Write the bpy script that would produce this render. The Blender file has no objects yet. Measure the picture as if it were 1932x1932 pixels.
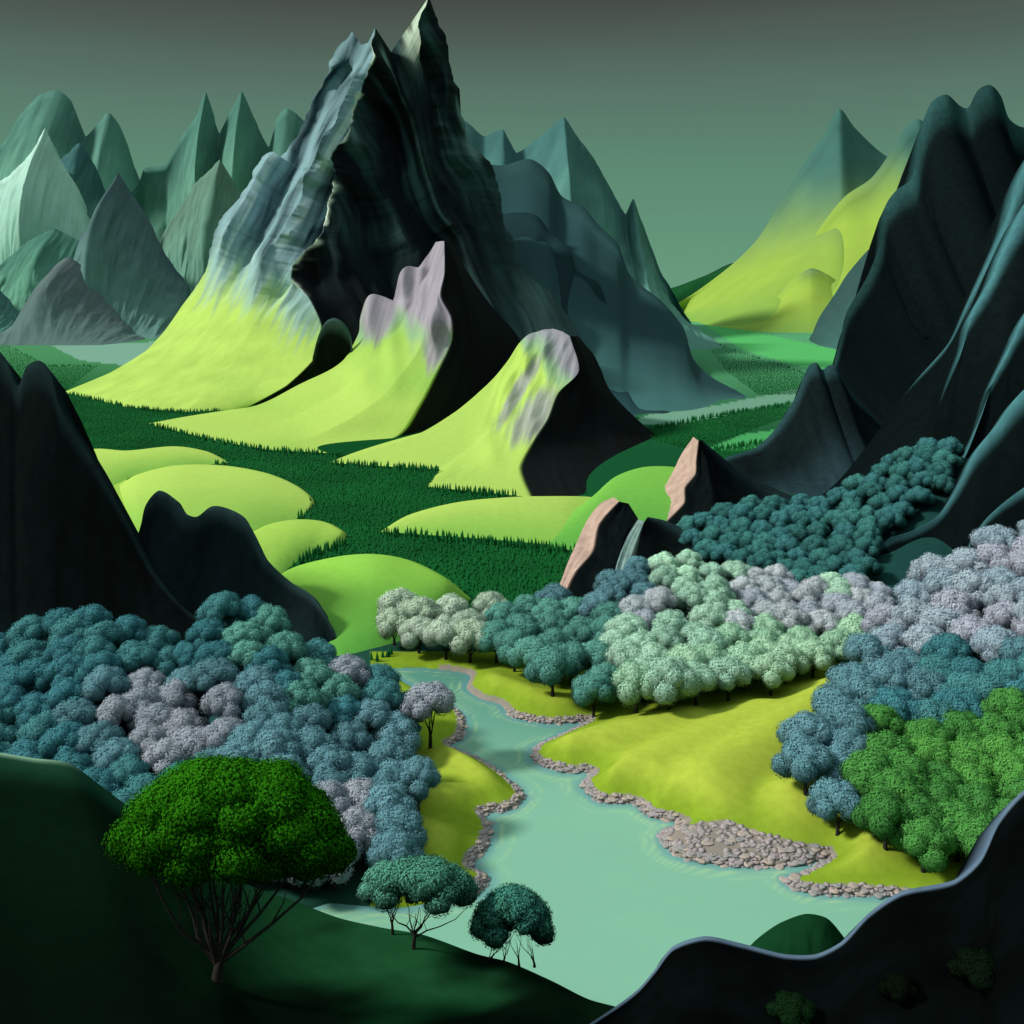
import bpy, math, random
import numpy as np
random.seed(7); rng=np.random.default_rng(7)
F=1932.0; CX=966.0; HY=540.0; H=100.0
S=bpy.context.scene; COL=S.collection
# ------------------------------------------------------------ helpers
def hx(s):
    s=s.lstrip('#'); c=np.array([int(s[i:i+2],16)/255 for i in (0,2,4)])
    return np.where(c<=0.04045,c/12.92,((c+0.055)/1.055)**2.4)
def W(x,y,D): return np.stack([(x-CX)/F*D, D+0*x, H-(y-HY)/F*D],-1)
def gD(y,z=0.): return F*(H-z)/(y-HY)
def proj(p): return np.stack([CX+p[...,0]/p[...,1]*F, HY+(H-p[...,2])/p[...,1]*F],-1)
_T=rng.random((256,256))
def vn(x,y):
    x=np.asarray(x,float); y=np.asarray(y,float)
    ix=np.floor(x).astype(int); iy=np.floor(y).astype(int); fx=x-ix; fy=y-iy
    fx=fx*fx*(3-2*fx); fy=fy*fy*(3-2*fy)
    a=_T[ix&255,iy&255]; b=_T[(ix+1)&255,iy&255]; c=_T[ix&255,(iy+1)&255]; d=_T[(ix+1)&255,(iy+1)&255]
    return (a*(1-fx)+b*fx)*(1-fy)+(c*(1-fx)+d*fx)*fy
def fbm(x,y,o=4,ridged=False):
    s=0;a=1;t=0
    for i in range(o):
        n=vn(x*2**i+17.3*i,y*2**i+5.1*i)*2-1
        if ridged: n=1-2*np.abs(n)
        s=s+a*n; t+=a; a*=0.5
    return s/t
def ss(a,b,x):
    t=np.clip((x-a)/(b-a),0,1); return t*t*(3-2*t)
def mix(a,b,t):
    t=np.asarray(t)[...,None]; return a*(1-t)+b*t
def interp(P,n,sm=0.7,T=None):
    P=np.array(P,float)
    if T is None:
        d=np.linalg.norm(np.diff(P[:,:2],axis=0),axis=1); T=np.concatenate([[0],np.cumsum(d)]); T/=T[-1]
    u=np.linspace(0,1,n)
    m=np.zeros_like(P); m[1:-1]=(P[2:]-P[:-2])/(T[2:]-T[:-2])[:,None]
    m[0]=(P[1]-P[0])/(T[1]-T[0]); m[-1]=(P[-1]-P[-2])/(T[-1]-T[-2])
    k=np.clip(np.searchsorted(T,u,side='right')-1,0,len(T)-2)
    h=(T[k+1]-T[k])[:,None]; t=((u-T[k])/(T[k+1]-T[k]))[:,None]
    c=(2*t**3-3*t**2+1)*P[k]+(t**3-2*t**2+t)*h*m[k]+(-2*t**3+3*t**2)*P[k+1]+(t**3-t**2)*h*m[k+1]
    l=P[k]*(1-t)+P[k+1]*t
    return c*sm+l*(1-sm), T
def pip(poly,x,y):
    poly=np.array(poly,float); ins=np.zeros(np.shape(x),bool); j=len(poly)-1
    for i in range(len(poly)):
        xi,yi=poly[i]; xj,yj=poly[j]
        if yi!=yj:
            c=((yi>y)!=(yj>y))&(x<(xj-xi)*(y-yi)/(yj-yi)+xi); ins^=c
        j=i
    return ins
def props(o,label,cat,group=None,kind=None):
    o['label']=label; o['category']=cat
    if group: o['group']=group
    if kind: o['kind']=kind
def mesh(name,V,Fc,col=None,mat=None,smooth=True):
    me=bpy.data.meshes.new(name); V=np.asarray(V,np.float32).reshape(-1,3); Fc=np.asarray(Fc,np.int32); k=Fc.shape[1]; m=len(Fc)
    me.vertices.add(len(V)); me.vertices.foreach_set('co',V.ravel())
    me.loops.add(m*k); me.loops.foreach_set('vertex_index',Fc.ravel())
    me.polygons.add(m); me.polygons.foreach_set('loop_start',np.arange(m,dtype=np.int32)*k)
    me.update(calc_edges=True)
    if smooth: me.polygons.foreach_set('use_smooth',np.ones(m,bool))
    if col is not None:
        at=me.color_attributes.new('Col','FLOAT_COLOR','POINT')
        c=np.ones((len(V),4),np.float32); c[:,:3]=np.clip(np.asarray(col).reshape(-1,3),0,1.5); at.data.foreach_set('color',c.ravel())
    if mat: me.materials.append(mat)
    return me
def link(name,me,parent=None):
    o=bpy.data.objects.new(name,me); COL.objects.link(o)
    if parent: o.parent=parent
    return o
def quads(nu,nv,off=0):
    i=np.arange(nu-1)[:,None]*nv+np.arange(nv-1)[None,:]
    return (np.stack([i,i+1,i+nv+1,i+nv],-1).reshape(-1,4))+off
# ------------------------------------------------------------ materials
def nt(name,spec=.06):
    m=bpy.data.materials.new(name); m.use_nodes=True; t=m.node_tree; b=t.nodes['Principled BSDF']
    b.inputs['Roughness'].default_value=0.9; b.inputs['Specular IOR Level'].default_value=spec
    return m,t,b
def land_mat(name,scale,amt=0.25,bump=0.3,dist=1.0,stretch=(1,1,1),det=6,spec=.05):
    m,t,b=nt(name,spec); N=t.nodes.new; L=t.links.new
    at=N('ShaderNodeAttribute'); at.attribute_name='Col'
    tc=N('ShaderNodeTexCoord'); mp=N('ShaderNodeMapping'); mp.inputs['Scale'].default_value=stretch; L(tc.outputs['Object'],mp.inputs[0])
    no=N('ShaderNodeTexNoise'); no.inputs['Scale'].default_value=scale; no.inputs['Detail'].default_value=det; no.inputs['Roughness'].default_value=0.62; L(mp.outputs[0],no.inputs['Vector'])
    mr=N('ShaderNodeMapRange'); mr.inputs['From Min'].default_value=0.3; mr.inputs['From Max'].default_value=0.7; mr.inputs['To Min'].default_value=1-amt; mr.inputs['To Max'].default_value=1+amt
    L(no.outputs['Fac'],mr.inputs['Value'])
    vm=N('ShaderNodeVectorMath'); vm.operation='SCALE'; L(at.outputs['Color'],vm.inputs[0]); L(mr.outputs[0],vm.inputs['Scale'])
    L(vm.outputs[0],b.inputs['Base Color'])
    bp=N('ShaderNodeBump'); bp.inputs['Strength'].default_value=bump; bp.inputs['Distance'].default_value=dist; L(no.outputs['Fac'],bp.inputs['Height']); L(bp.outputs[0],b.inputs['Normal'])
    return m
M_far=land_mat('haze_tinted_rock',0.015,0.08,0.2,7)  # distance haze is carried by the vertex colours of these mountains
M_rock=land_mat('mountain_rock',0.04,0.12,0.3,3,(1,1,0.5))
M_slate=land_mat('slate_mountain',0.01,0.06,0.1,2)
M_dark=land_mat('dark_rock',0.25,0.2,0.2,0.6,(1,1,0.6),spec=0)
M_grass=land_mat('meadow_grass',0.35,0.05,0.08,0.4)
M_ground=land_mat('valley_ground',0.5,0.1,0.12,0.3,spec=0)
def leaf_mat(name):
    m,t,b=nt(name,0); N=t.nodes.new; L=t.links.new
    oi=N('ShaderNodeObjectInfo'); at=N('ShaderNodeAttribute'); at.attribute_name='Col'
    vm=N('ShaderNodeVectorMath'); vm.operation='MULTIPLY'; L(oi.outputs['Color'],vm.inputs[0]); L(at.outputs['Color'],vm.inputs[1])
    L(vm.outputs[0],b.inputs['Base Color']); b.inputs['Roughness'].default_value=0.8
    return m
M_leaf=leaf_mat('foliage')
def flat_mat(name,c,rough=0.9,scale=3,amt=0.3):
    m,t,b=nt(name); N=t.nodes.new; L=t.links.new
    tc=N('ShaderNodeTexCoord'); no=N('ShaderNodeTexNoise'); no.inputs['Scale'].default_value=scale; L(tc.outputs['Object'],no.inputs['Vector'])
    cr=N('ShaderNodeValToRGB'); c=np.array(c); cr.color_ramp.elements[0].position=.3; cr.color_ramp.elements[1].position=.7
    cr.color_ramp.elements[0].color=(*(c*(1-amt)),1); cr.color_ramp.elements[1].color=(*(c*(1+amt)),1)
    L(no.outputs['Fac'],cr.inputs[0]); L(cr.outputs[0],b.inputs['Base Color']); b.inputs['Roughness'].default_value=rough
    return m
M_bark=flat_mat('bark',(0.028,0.024,0.022))
M_conifer=flat_mat('conifer_needles',hx('#14592a'),0.9,0.02,0.2)
# ------------------------------------------------------------ surfaces
SURF={}
def finish(name,label,pos,colf,mat,amp=0,ku=20,kv=3,ridged=False,env=None,extra=None,cat='mountain',gf=None,dirf=None):
    nu,nv=pos.shape[:2]
    u,v=extra
    q0=proj(np.maximum(pos,[-1e9,1,-1e9])); x,y=q0[...,0],q0[...,1]
    if amp:
        if dirf is not None: n=dirf(u,v)
        else:
            du=np.gradient(pos,axis=0); dv=np.gradient(pos,axis=1); n=np.cross(du,dv)
            n/=np.linalg.norm(n,axis=-1,keepdims=True)+1e-9
            s=np.sign((n*np.array([0,-1,0.6])).sum(-1,keepdims=True)); s[s==0]=1; n=n*s
        g=gf(u,v,x,y) if gf else fbm(u*ku+3.1*len(name),v*kv+1.7,4,ridged)
        pos=pos+n*(g*amp*env(u,v,x,y))[...,None]
    px=proj(np.maximum(pos,[-1e9,1,-1e9]))
    c=colf(px[...,0],px[...,1],u,v)
    o=link(name,mesh(name,pos,quads(nu,nv),c,mat)); props(o,label,cat,kind='structure')
    return o,pos,px
def ridge(name,label,pts,D,foot,colf,mat,nu=160,nv=40,sm=0.75,zexp=0.8,rib=0.0,amp=0,ku=20,kv=3,ridged=False,key=None,cat='mountain',back=0.8,jag=0,env=None):
    P=np.array([p[:2] for p in pts],float)
    if isinstance(D,(tuple,list,np.ndarray)):
        Ds=np.array(D) if len(D)==len(pts) else np.linspace(D[0],D[1],len(pts))
    elif isinstance(D,str): Ds=np.array([gD(p[1],p[2]) for p in pts])
    else: Ds=np.full(len(pts),float(D))
    A,T=interp(np.column_stack([P,Ds]),nu,sm)
    if jag: A[:,1]+=jag*fbm(np.linspace(0,1,nu)*ku*3,np.zeros(nu)+len(name),4)
    R=W(A[:,0],A[:,1],A[:,2])
    if np.isscalar(foot):
        Ft=np.stack([A[:,0],np.full(nu,float(foot))],-1); FD=gD(Ft[:,1]); Fw=W(Ft[:,0],Ft[:,1],FD); Fw[:,0]=Fw[:,0]*.5+R[:,0]*.5
    else:
        f=[(q[0],q[1],(q[2] if len(q)>2 else gD(q[1]))) for q in foot]
        B,_=interp(f,nu,sm,T if len(f)==len(pts) else None); Fw=W(B[:,0],B[:,1],B[:,2])
        if len(foot[0])==2: Fw=W(B[:,0],B[:,1],gD(B[:,1]))
    if np.isscalar(foot) or len(foot[0])==2: Fw[:,2]-=1.0
    v=np.linspace(0,1,nv)
    pos=R[:,None]*(1-v)[None,:,None]+Fw[:,None]*v[None,:,None]
    pos[...,2]=R[:,None,2]+(Fw[:,None,2]-R[:,None,2])*(v**zexp)[None,:]
    if rib:
        hgt=R[:,2]-R[:,2].mean()
        pos[...,1]-=rib*hgt[:,None]*(6*v*(1-v)**2)[None,:]
    nb=7; w=np.linspace(1,0,nb,endpoint=False)
    zb=np.maximum(R[:,2]+5,8)
    Bk=R.copy(); Bk[:,1]+=zb*back+6; Bk[:,2]=-6
    bk=R[:,None]*(1-w)[None,:,None]+Bk[:,None]*w[None,:,None]
    bk[...,2]=R[:,None,2]+(Bk[:,None,2]-R[:,None,2])*(w**1.3)[None,:]
    full=np.concatenate([bk,pos],1)
    uu=np.linspace(0,1,nu)[:,None]+0*full[...,0]; vv=np.concatenate([-w,v])[None,:]+0*full[...,0]
    e=env or (lambda u,v,x,y: ss(0,.2,np.abs(v))*(0.2+0.8*ss(1,.75,np.abs(v))))
    o,fp,px=finish(name,label,full,lambda x,y,u,v:colf(x,y,u,np.abs(v)),mat,amp,ku,kv,ridged,e,(uu,vv),cat)
    if key: SURF[key]=(fp[:,nb:].reshape(-1,3),px[:,nb:].reshape(-1,2))
    return o
def loft(name,label,curves,colf,mat,nu=160,nv=24,sm=0.6,amp=0,ku=6,kv=30,ridged=False,backs=(250,250),key=None,cat='mountain',jag=0,env=None,gf=None,dirf=None):
    ws=[]
    for k,c in enumerate(curves):
        f=[(q[0],q[1],q[2] if len(q)>2 else gD(q[1])) for q in c]
        A,_=interp(f,nu,sm)
        if jag: A[:,0]+=jag*fbm(np.linspace(0,1,nu)*30+k*9,np.zeros(nu)+k,4)*ss(0,.05,np.linspace(0,1,nu))*ss(.75,.5,np.linspace(0,1,nu))
        ws.append(W(A[:,0],A[:,1],A[:,2]))
    def bk(w,d):
        b=w.copy(); b[:,1]+=d; b[:,2]=-8; return b
    ws=[bk(ws[0],backs[0])]+ws+[bk(ws[-1],backs[1])]
    rows=[];vs=[]
    for i in range(len(ws)-1):
        n=nv if 0<i<len(ws)-2 else 8
        t=np.linspace(0,1,n,endpoint=False)
        rows.append(ws[i][:,None]*(1-t)[None,:,None]+ws[i+1][:,None]*t[None,:,None]); vs.append(i-1+t)
    rows.append(ws[-1][:,None]); vs.append(np.array([len(ws)-2.]))
    full=np.concatenate(rows,1); v=np.concatenate(vs)
    uu=np.linspace(0,1,nu)[:,None]+0*full[...,0]; vv=v[None,:]+0*full[...,0]
    e=env or (lambda u,v,x,y: ss(0,.06,u)*ss(1,.8,u)*(0.3+0.7*np.clip(np.abs(np.sin(np.pi*v)),0,1)))
    o,fp,px=finish(name,label,full,colf,mat,amp,ku,kv,ridged,e,(uu,vv),cat,gf,dirf)
    if key:
        sel=(v>=0)&(v<=len(curves)-1); SURF[key]=(fp[:,sel].reshape(-1,3),px[:,sel].reshape(-1,2))
    return o
def two(a,b,y0=None,y1=None,nz=0.12,k=30):
    a=hx(a) if isinstance(a,str) else a; b=hx(b) if isinstance(b,str) else b
    def f(x,y,u,v):
        t=ss(y0,y1,y+30*fbm(u*k,v*6,3)) if y0 is not None else ss(0,1,v)
        c=mix(a,b,t); n=fbm(u*k*1.5,v*5+2,4)
        return c*(1+nz*n)[...,None]
    return f
# ------------------------------------------------------------ ground & river outlines
LB=[(620,1704),(760,1712),(850,1694),(905,1684),(918,1655),(885,1636),(915,1600),(925,1560),(910,1538),(960,1528),(988,1505),(950,1465),(900,1432),(845,1408),(872,1392),(872,1352),(845,1330),(790,1305),(735,1272),(722,1262)]
RB=[(800,1260),(888,1274),(880,1298),(905,1318),(945,1330),(965,1352),(1040,1366),(1112,1362),(1050,1392),(1008,1414),(1006,1436),(1060,1456),(1118,1460),(1098,1482),(1130,1512),(1200,1518),(1225,1540),(1290,1556),(1250,1574),(1262,1602),(1300,1622),(1400,1634),(1500,1632),(1565,1620),(1515,1650),(1480,1662),(1520,1684),(1640,1690),(1720,1700),(1900,1800)]
lb,_=interp(LB,130,0.8); rb,_=interp(RB,190,0.8)
river_px=np.concatenate([lb,rb,[(1900,2300),(300,2300),(540,1730)]])
river=W(river_px[:,0],river_px[:,1],gD(river_px[:,1]))[:,:2]
def river_sd(X,Y):
    out=np.full(X.shape,1e9); n=len(river)
    for i in range(n):
        a=river[i]; b=river[(i+1)%n]; d=b-a; L2=(d*d).sum()+1e-9
        t=np.clip(((X-a[0])*d[0]+(Y-a[1])*d[1])/L2,0,1)
        out=np.minimum(out,(X-a[0]-t*d[0])**2+(Y-a[1]-t*d[1])**2)
    out=np.sqrt(out); return np.where(pip(river,X,Y),-out,out)
def gpt(x,y): return W(np.array(x*1.),np.array(y*1.),gD(y))[:2]
FO=[((1090,1432),(1300,1380),8,3.0),((1200,1490),(1450,1375),9,4.2),((1340,1500),(1600,1335),9.5,5.2),((1510,1535),(1690,1400),8,4.6),((1630,1630),(1740,1520),7,3.),((840,1455),(930,1485),6,3.2),((810,1525),(890,1525),5,2.8),((790,1595),(860,1625),5,2.8),((900,1290),(1060,1345),5,1.6)]
ROCKP=[(1240,1566),(1300,1566),(1380,1572),(1440,1592),(1500,1604),(1572,1610),(1560,1625),(1500,1640),(1400,1640),(1290,1628),(1245,1600)]
def ground_z(X,Y):
    z=np.zeros(X.shape); m=(Y<345)&(Y>70)&(np.abs(X)<330)
    sd=river_sd(X[m],Y[m])
    zz=np.where(sd>0,0.2+1.5*(1-np.exp(-np.maximum(sd,0)/2.2)),-3*(1-np.exp(sd/2.0)))
    g=0*sd
    for a,b,r,h in FO:
        a=gpt(*a);b=gpt(*b);d=b-a;L2=d@d
        t=np.clip(((X[m]-a[0])*d[0]+(Y[m]-a[1])*d[1])/L2,0,1); dx=X[m]-a[0]-t*d[0]; dy=Y[m]-a[1]-t*d[1]
        g=g+(h*np.exp(-(dx*dx+dy*dy)/r**2))**4
    g=g**(1/4)
    zz=zz+np.where(sd>0,g*ss(0.5,8,sd),0)
    z[m]=zz*ss(345,300,Y[m]); s=np.full(X.shape,99.); s[m]=sd
    return z,s
py=np.concatenate([np.linspace(543,640,40),np.linspace(642,1195,170),np.linspace(1198,1760,230),np.linspace(1766,2600,60)])
px=np.concatenate([np.linspace(-2500,-60,50),np.linspace(-50,1980,520),np.linspace(2000,4400,50)])
PX,PY=np.meshgrid(px,py,indexing='ij'); GP=W(PX,PY,gD(PY)); gz,gs=ground_z(GP[...,0],GP[...,1]); GP[...,2]=gz
C=np.zeros(GP.shape); C[:]=hx('#124a25')
def paint(poly,c): C[pip(poly,PX,PY)]=hx(c) if isinstance(c,str) else c
C[PY<655]=hx('#5f9678');  # haze over the far floor put into its base colour
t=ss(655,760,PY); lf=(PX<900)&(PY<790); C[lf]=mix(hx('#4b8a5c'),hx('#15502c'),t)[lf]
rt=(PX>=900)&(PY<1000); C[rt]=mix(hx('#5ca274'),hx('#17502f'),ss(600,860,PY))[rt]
paint([(90,648),(300,645),(240,690),(150,680)],'#7aa592')
paint([(1240,560),(1600,560),(1600,640),(1330,600)],'#5c9a5c')
paint([(1310,600),(1600,665),(1600,700),(1510,692),(1400,660)],'#58b468')
paint([(1180,800),(1230,780),(1350,765),(1500,735),(1560,745),(1400,775),(1290,800)],'#6f9d86')
paint([(1330,850),(1400,820),(1480,808),(1500,830),(1440,850)],'#4aa060')
paint([(130,860),(240,905),(260,1000),(500,1110),(620,1300),(100,1300)],'#a0c454')
near=PY>1195; C[near]=hx('#244c40')
bank=(PY>1240)&(PX>700); 
fb=fbm(GP[...,0]/18,GP[...,1]/18,3); C[bank]=(mix(hx('#84a02c'),hx('#abbb44'),ss(1.2,5.0,GP[...,2]+fb)))[bank]
lowb=(gs<1.4)&(PY>1200)&(PX>830); C[lowb]=hx('#8f867e'); paint(ROCKP,'#8f867e'); C[(gs<-0.3)]=hx('#3c7f70')
g=link('ground',mesh('ground',GP,quads(*GP.shape[:2]),C,M_ground)); props(g,'green valley floor running between the mountains to the horizon','ground',kind='structure')
# water
wx=np.arange(-95,175,0.7); wy=np.arange(95,285,0.7); WX,WY=np.meshgrid(wx,wy,indexing='ij'); wsd=-river_sd(WX,WY)
wc=mix(hx('#5c9788'),hx('#83bba1'),ss(262,190,WY)); 
e=wsd+0.5*fbm(WX/8,WY/8,2)
wc=mix(wc,hx('#6396a0'),0.7*ss(3.0,0.3,e)*(e>-2))
for r0,s0 in ((1.9,.45),(2.9,.35),(4.0,.25)): wc=mix(wc,hx('#bedc9c'),s0*np.exp(-((e-r0)/0.24)**2)*ss(-.25,.05,fbm(WX/9+r0,WY/9,2)))
wc=wc*(1+0.04*fbm(WX/20,WY/7,3))[...,None]
WP=np.stack([WX,WY,0*WX],-1)
mw,t_,b_=nt('river_water',.25); at=t_.nodes.new('ShaderNodeAttribute'); at.attribute_name='Col'; t_.links.new(at.outputs['Color'],b_.inputs['Base Color'])
b_.inputs['Roughness'].default_value=0.35
no=t_.nodes.new('ShaderNodeTexNoise'); no.inputs['Scale'].default_value=0.8; tc=t_.nodes.new('ShaderNodeTexCoord'); t_.links.new(tc.outputs['Object'],no.inputs['Vector'])
bp=t_.nodes.new('ShaderNodeBump'); bp.inputs['Strength'].default_value=0.08; bp.inputs['Distance'].default_value=0.2; t_.links.new(no.outputs['Fac'],bp.inputs['Height']); t_.links.new(bp.outputs[0],b_.inputs['Normal'])
w=link('water',mesh('water',WP,quads(*WP.shape[:2]),wc,mw)); props(w,'milky turquoise river winding between stony banks','river',kind='structure')
# ------------------------------------------------------------ far mountains
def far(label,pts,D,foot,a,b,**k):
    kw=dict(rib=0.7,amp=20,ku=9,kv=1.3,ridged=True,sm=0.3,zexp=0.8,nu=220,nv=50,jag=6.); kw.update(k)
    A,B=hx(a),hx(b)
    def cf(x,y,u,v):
        st=fbm(u*16+v*4,v*2.5,3,True); c=mix(A,B,ss(.0,.75,v+.1*st)); c=c*(1+.18*st*ss(.8,.3,v))[...,None]  # foot tint is paler: haze put into the colour
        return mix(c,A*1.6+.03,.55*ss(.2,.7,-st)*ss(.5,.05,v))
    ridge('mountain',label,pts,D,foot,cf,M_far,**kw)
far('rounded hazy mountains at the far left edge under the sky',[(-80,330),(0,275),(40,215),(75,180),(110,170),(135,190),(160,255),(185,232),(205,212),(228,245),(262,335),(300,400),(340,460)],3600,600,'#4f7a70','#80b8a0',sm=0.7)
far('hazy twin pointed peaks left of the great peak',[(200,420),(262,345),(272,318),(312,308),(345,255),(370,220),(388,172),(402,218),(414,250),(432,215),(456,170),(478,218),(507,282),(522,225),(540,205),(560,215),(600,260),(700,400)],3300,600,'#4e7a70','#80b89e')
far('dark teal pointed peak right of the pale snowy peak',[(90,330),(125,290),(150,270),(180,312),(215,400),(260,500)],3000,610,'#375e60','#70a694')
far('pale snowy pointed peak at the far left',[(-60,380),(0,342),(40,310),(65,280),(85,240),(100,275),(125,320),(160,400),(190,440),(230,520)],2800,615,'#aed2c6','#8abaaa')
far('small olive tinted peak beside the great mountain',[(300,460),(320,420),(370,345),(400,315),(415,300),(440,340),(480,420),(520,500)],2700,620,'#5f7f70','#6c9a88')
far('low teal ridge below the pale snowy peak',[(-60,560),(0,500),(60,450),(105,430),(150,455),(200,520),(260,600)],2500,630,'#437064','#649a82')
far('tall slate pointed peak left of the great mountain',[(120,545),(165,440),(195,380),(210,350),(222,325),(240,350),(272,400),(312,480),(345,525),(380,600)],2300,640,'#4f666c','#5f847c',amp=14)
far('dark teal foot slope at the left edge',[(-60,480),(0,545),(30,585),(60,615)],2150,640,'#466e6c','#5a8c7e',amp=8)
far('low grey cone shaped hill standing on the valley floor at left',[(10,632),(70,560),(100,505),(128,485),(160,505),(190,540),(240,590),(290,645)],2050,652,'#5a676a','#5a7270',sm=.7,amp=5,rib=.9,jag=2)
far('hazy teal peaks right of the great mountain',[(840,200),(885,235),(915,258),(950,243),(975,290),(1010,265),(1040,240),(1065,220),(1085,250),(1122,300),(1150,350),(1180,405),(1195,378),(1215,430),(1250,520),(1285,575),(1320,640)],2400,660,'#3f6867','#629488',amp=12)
far('distant low blue hills on the horizon beside the yellow slopes',[(1180,552),(1260,545),(1330,520),(1390,495),(1450,520),(1520,560)],5200,572,'#6a9c86','#5f9a80',amp=2,rib=0,sm=.8,jag=0)
def jk(y0,y1,ca='#456f68',cb='#94b048',cc='#6f9c4c'):
    def f(x,y,u,v):
        c=mix(hx(ca),hx(cb),ss(y0,y1,y+25*fbm(u*6,v*2,3)+(x-1500)*0.12)); c=mix(c,hx(cc),.6*ss(.35,1,v+.1*fbm(u*5,v,2)))
        return c*(1+0.05*fbm(u*8,v*1.5,3))[...,None]
    return f
KR=dict(rib=.05,amp=5,ku=3,kv=.6,nu=200,nv=50,zexp=.62)
ridge('mountain','tall slender teal peak with yellow grass foot in the right distance',[(1225,596),(1290,566),(1380,500),(1430,450),(1470,385),(1510,318),(1552,258),(1583,205),(1612,240),(1655,282),(1720,330),(1800,450)],3300,[(1230,600),(1285,598),(1330,612),(1380,618),(1430,620),(1480,620),(1540,620),(1590,620),(1640,620),(1690,620),(1740,620),(1820,620)],jk(320,520),M_slate,sm=.85,**KR)
ridge('mountain','yellow green ridge behind the black cliff in the right distance',[(1300,604),(1380,594),(1450,556),(1510,490),(1550,425),(1595,370),(1645,335),(1688,275),(1712,237),(1735,225),(1780,270),(1850,400)],2950,[(1305,606),(1370,618),(1440,622),(1500,622),(1550,622),(1595,622),(1645,622),(1688,622),(1712,622),(1740,622),(1780,622),(1850,622)],jk(290,450),M_slate,sm=.85,**KR)
ridge('hill','small grey topped mound at the foot of the yellow ridges',[(1330,612),(1400,600),(1450,576),(1490,532),(1530,506),(1562,518),(1600,545),(1690,590)],2650,[(1340,614),(1400,624),(1450,628),(1490,628),(1530,628),(1565,628),(1610,628),(1690,628)],jk(495,550,'#567866'),M_slate,cat='hill',sm=.7,rib=0,amp=1,ku=4,kv=.8,nu=120,nv=40,zexp=.55)
ridge('mountain','slate green slope behind the tall black cliff',[(1525,650),(1545,600),(1575,555),(1600,515),(1650,460),(1700,430),(1800,420),(1900,430)],1900,668,two('#34504f','#3f6862'),M_far,rib=.2,amp=8,ku=6,sm=.8)
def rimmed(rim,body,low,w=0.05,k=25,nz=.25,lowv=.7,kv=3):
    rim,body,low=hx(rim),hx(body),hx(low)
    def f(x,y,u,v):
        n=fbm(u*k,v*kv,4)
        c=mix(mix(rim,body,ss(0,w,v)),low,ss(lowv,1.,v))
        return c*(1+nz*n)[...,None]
    return f
ridge('mountain','slate teal shoulder mountain with wavy ridge behind the great peak',[(880,300),(945,312),(1000,300),(1035,325),(1060,370),(1100,390),(1130,425),(1165,460),(1190,520),(1250,570),(1290,620),(1310,680),(1360,722),(1440,748)],[1700,1700,1700,1680,1660,1620,1580,1540,1480,1400,1300,1180,1050,945],[(880,775),(945,776),(1000,777),(1035,778),(1060,779),(1100,780),(1130,780),(1165,780),(1190,780),(1250,780),(1300,778),(1350,772),(1400,762),(1440,750)],rimmed('#2d4c4e','#28464a','#406b6a',.12,nz=.06,lowv=.4,kv=.5,k=10),M_slate,sm=.9,amp=2,ku=5,kv=.4,nu=200,zexp=.65)  # paler low colour is haze put into the slope
ridge('mountain','darker wavy shoulder in front of the slate teal mountain',[(900,420),(960,402),(1010,405),(1040,440),(1075,470),(1090,510),(1130,535),(1150,590),(1180,640),(1210,720),(1260,765),(1300,782)],[1500,1500,1480,1450,1400,1350,1300,1220,1120,950,850,800],[(900,790),(960,790),(1010,790),(1040,790),(1075,790),(1090,790),(1130,790),(1150,790),(1180,790),(1210,788),(1260,786),(1300,784)],rimmed('#1d3639','#182e33','#2a4b50',.1,nz=.06,lowv=.4,kv=.5,k=10),M_slate,sm=.9,amp=1,ku=5,kv=.4,nu=200,zexp=.65)  # low colour lightened here too, as painted haze
# ------------------------------------------------------------ great peak
rockL=hx('#84a4ac'); rockP=hx('#c6d9d4'); rockShade=hx('#1c3038'); grassY=hx('#afcd62'); grassG=hx('#7fb44e'); shadeR=hx('#0e1719'); streakR=hx('#33504f')  # dark tones here carry shaded sides and creases as colour
def warp(x,y,a=16):
    return x+a*fbm(x/120,y/120+3,2),y+a*fbm(x/120+7,y/120,2)
def zig(t,k=.68):
    t=t-np.floor(t); return np.where(t<k,t/k,(1-t)/(1-k))
def dgl(x,y):
    x,y=warp(x,y); return (x+y*.50)
def dgr(x,y):
    x,y=warp(x,y,30); return x-y*.42
def pk_g(u,v,x,y):
    d=dgl(x,y); m=.5+.5*ss(-.3,.3,fbm(x/80,y/140+2,2))
    L=(zig(d/104+.3,.74)-.5)*1.25+(zig(d/41+.5*fbm(x/80,y/80,2),.7)-.5)*.36*m+.10*fbm(x/60,y/60,2)
    e=dgr(x,y); R=(zig(-e/120+.2,.6)-.5)*.9+.22*(zig(-e/44+.7*fbm(x/90,y/120,2),.6)-.5)+.2*fbm(x/80,y/120,3)
    return np.where(v<3,L,R)
def pk_d(u,v):
    l=np.array([-.25,-.93,.2]); r=np.array([.3,-.93,.15]); n=mix(l,r,ss(2.8,3.2,v)); return n/np.linalg.norm(n,axis=-1,keepdims=True)
def pk_env(u,v,x,y):
    top=ss(0,.08,u); mid=np.clip(np.abs(np.sin(np.pi*np.clip(v,0,3)/3))*2.2,.0,1)
    midR=np.clip(np.sin(np.pi*np.clip((v-3)/3,0,1))*2,.0,1)*ss(20,150,y)
    return np.where((v<0)|(v>6),0,top*np.where(v<3,mid*ss(620,440,y-(x-450)*.3),midR*.7*ss(760,600,y)))
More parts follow.
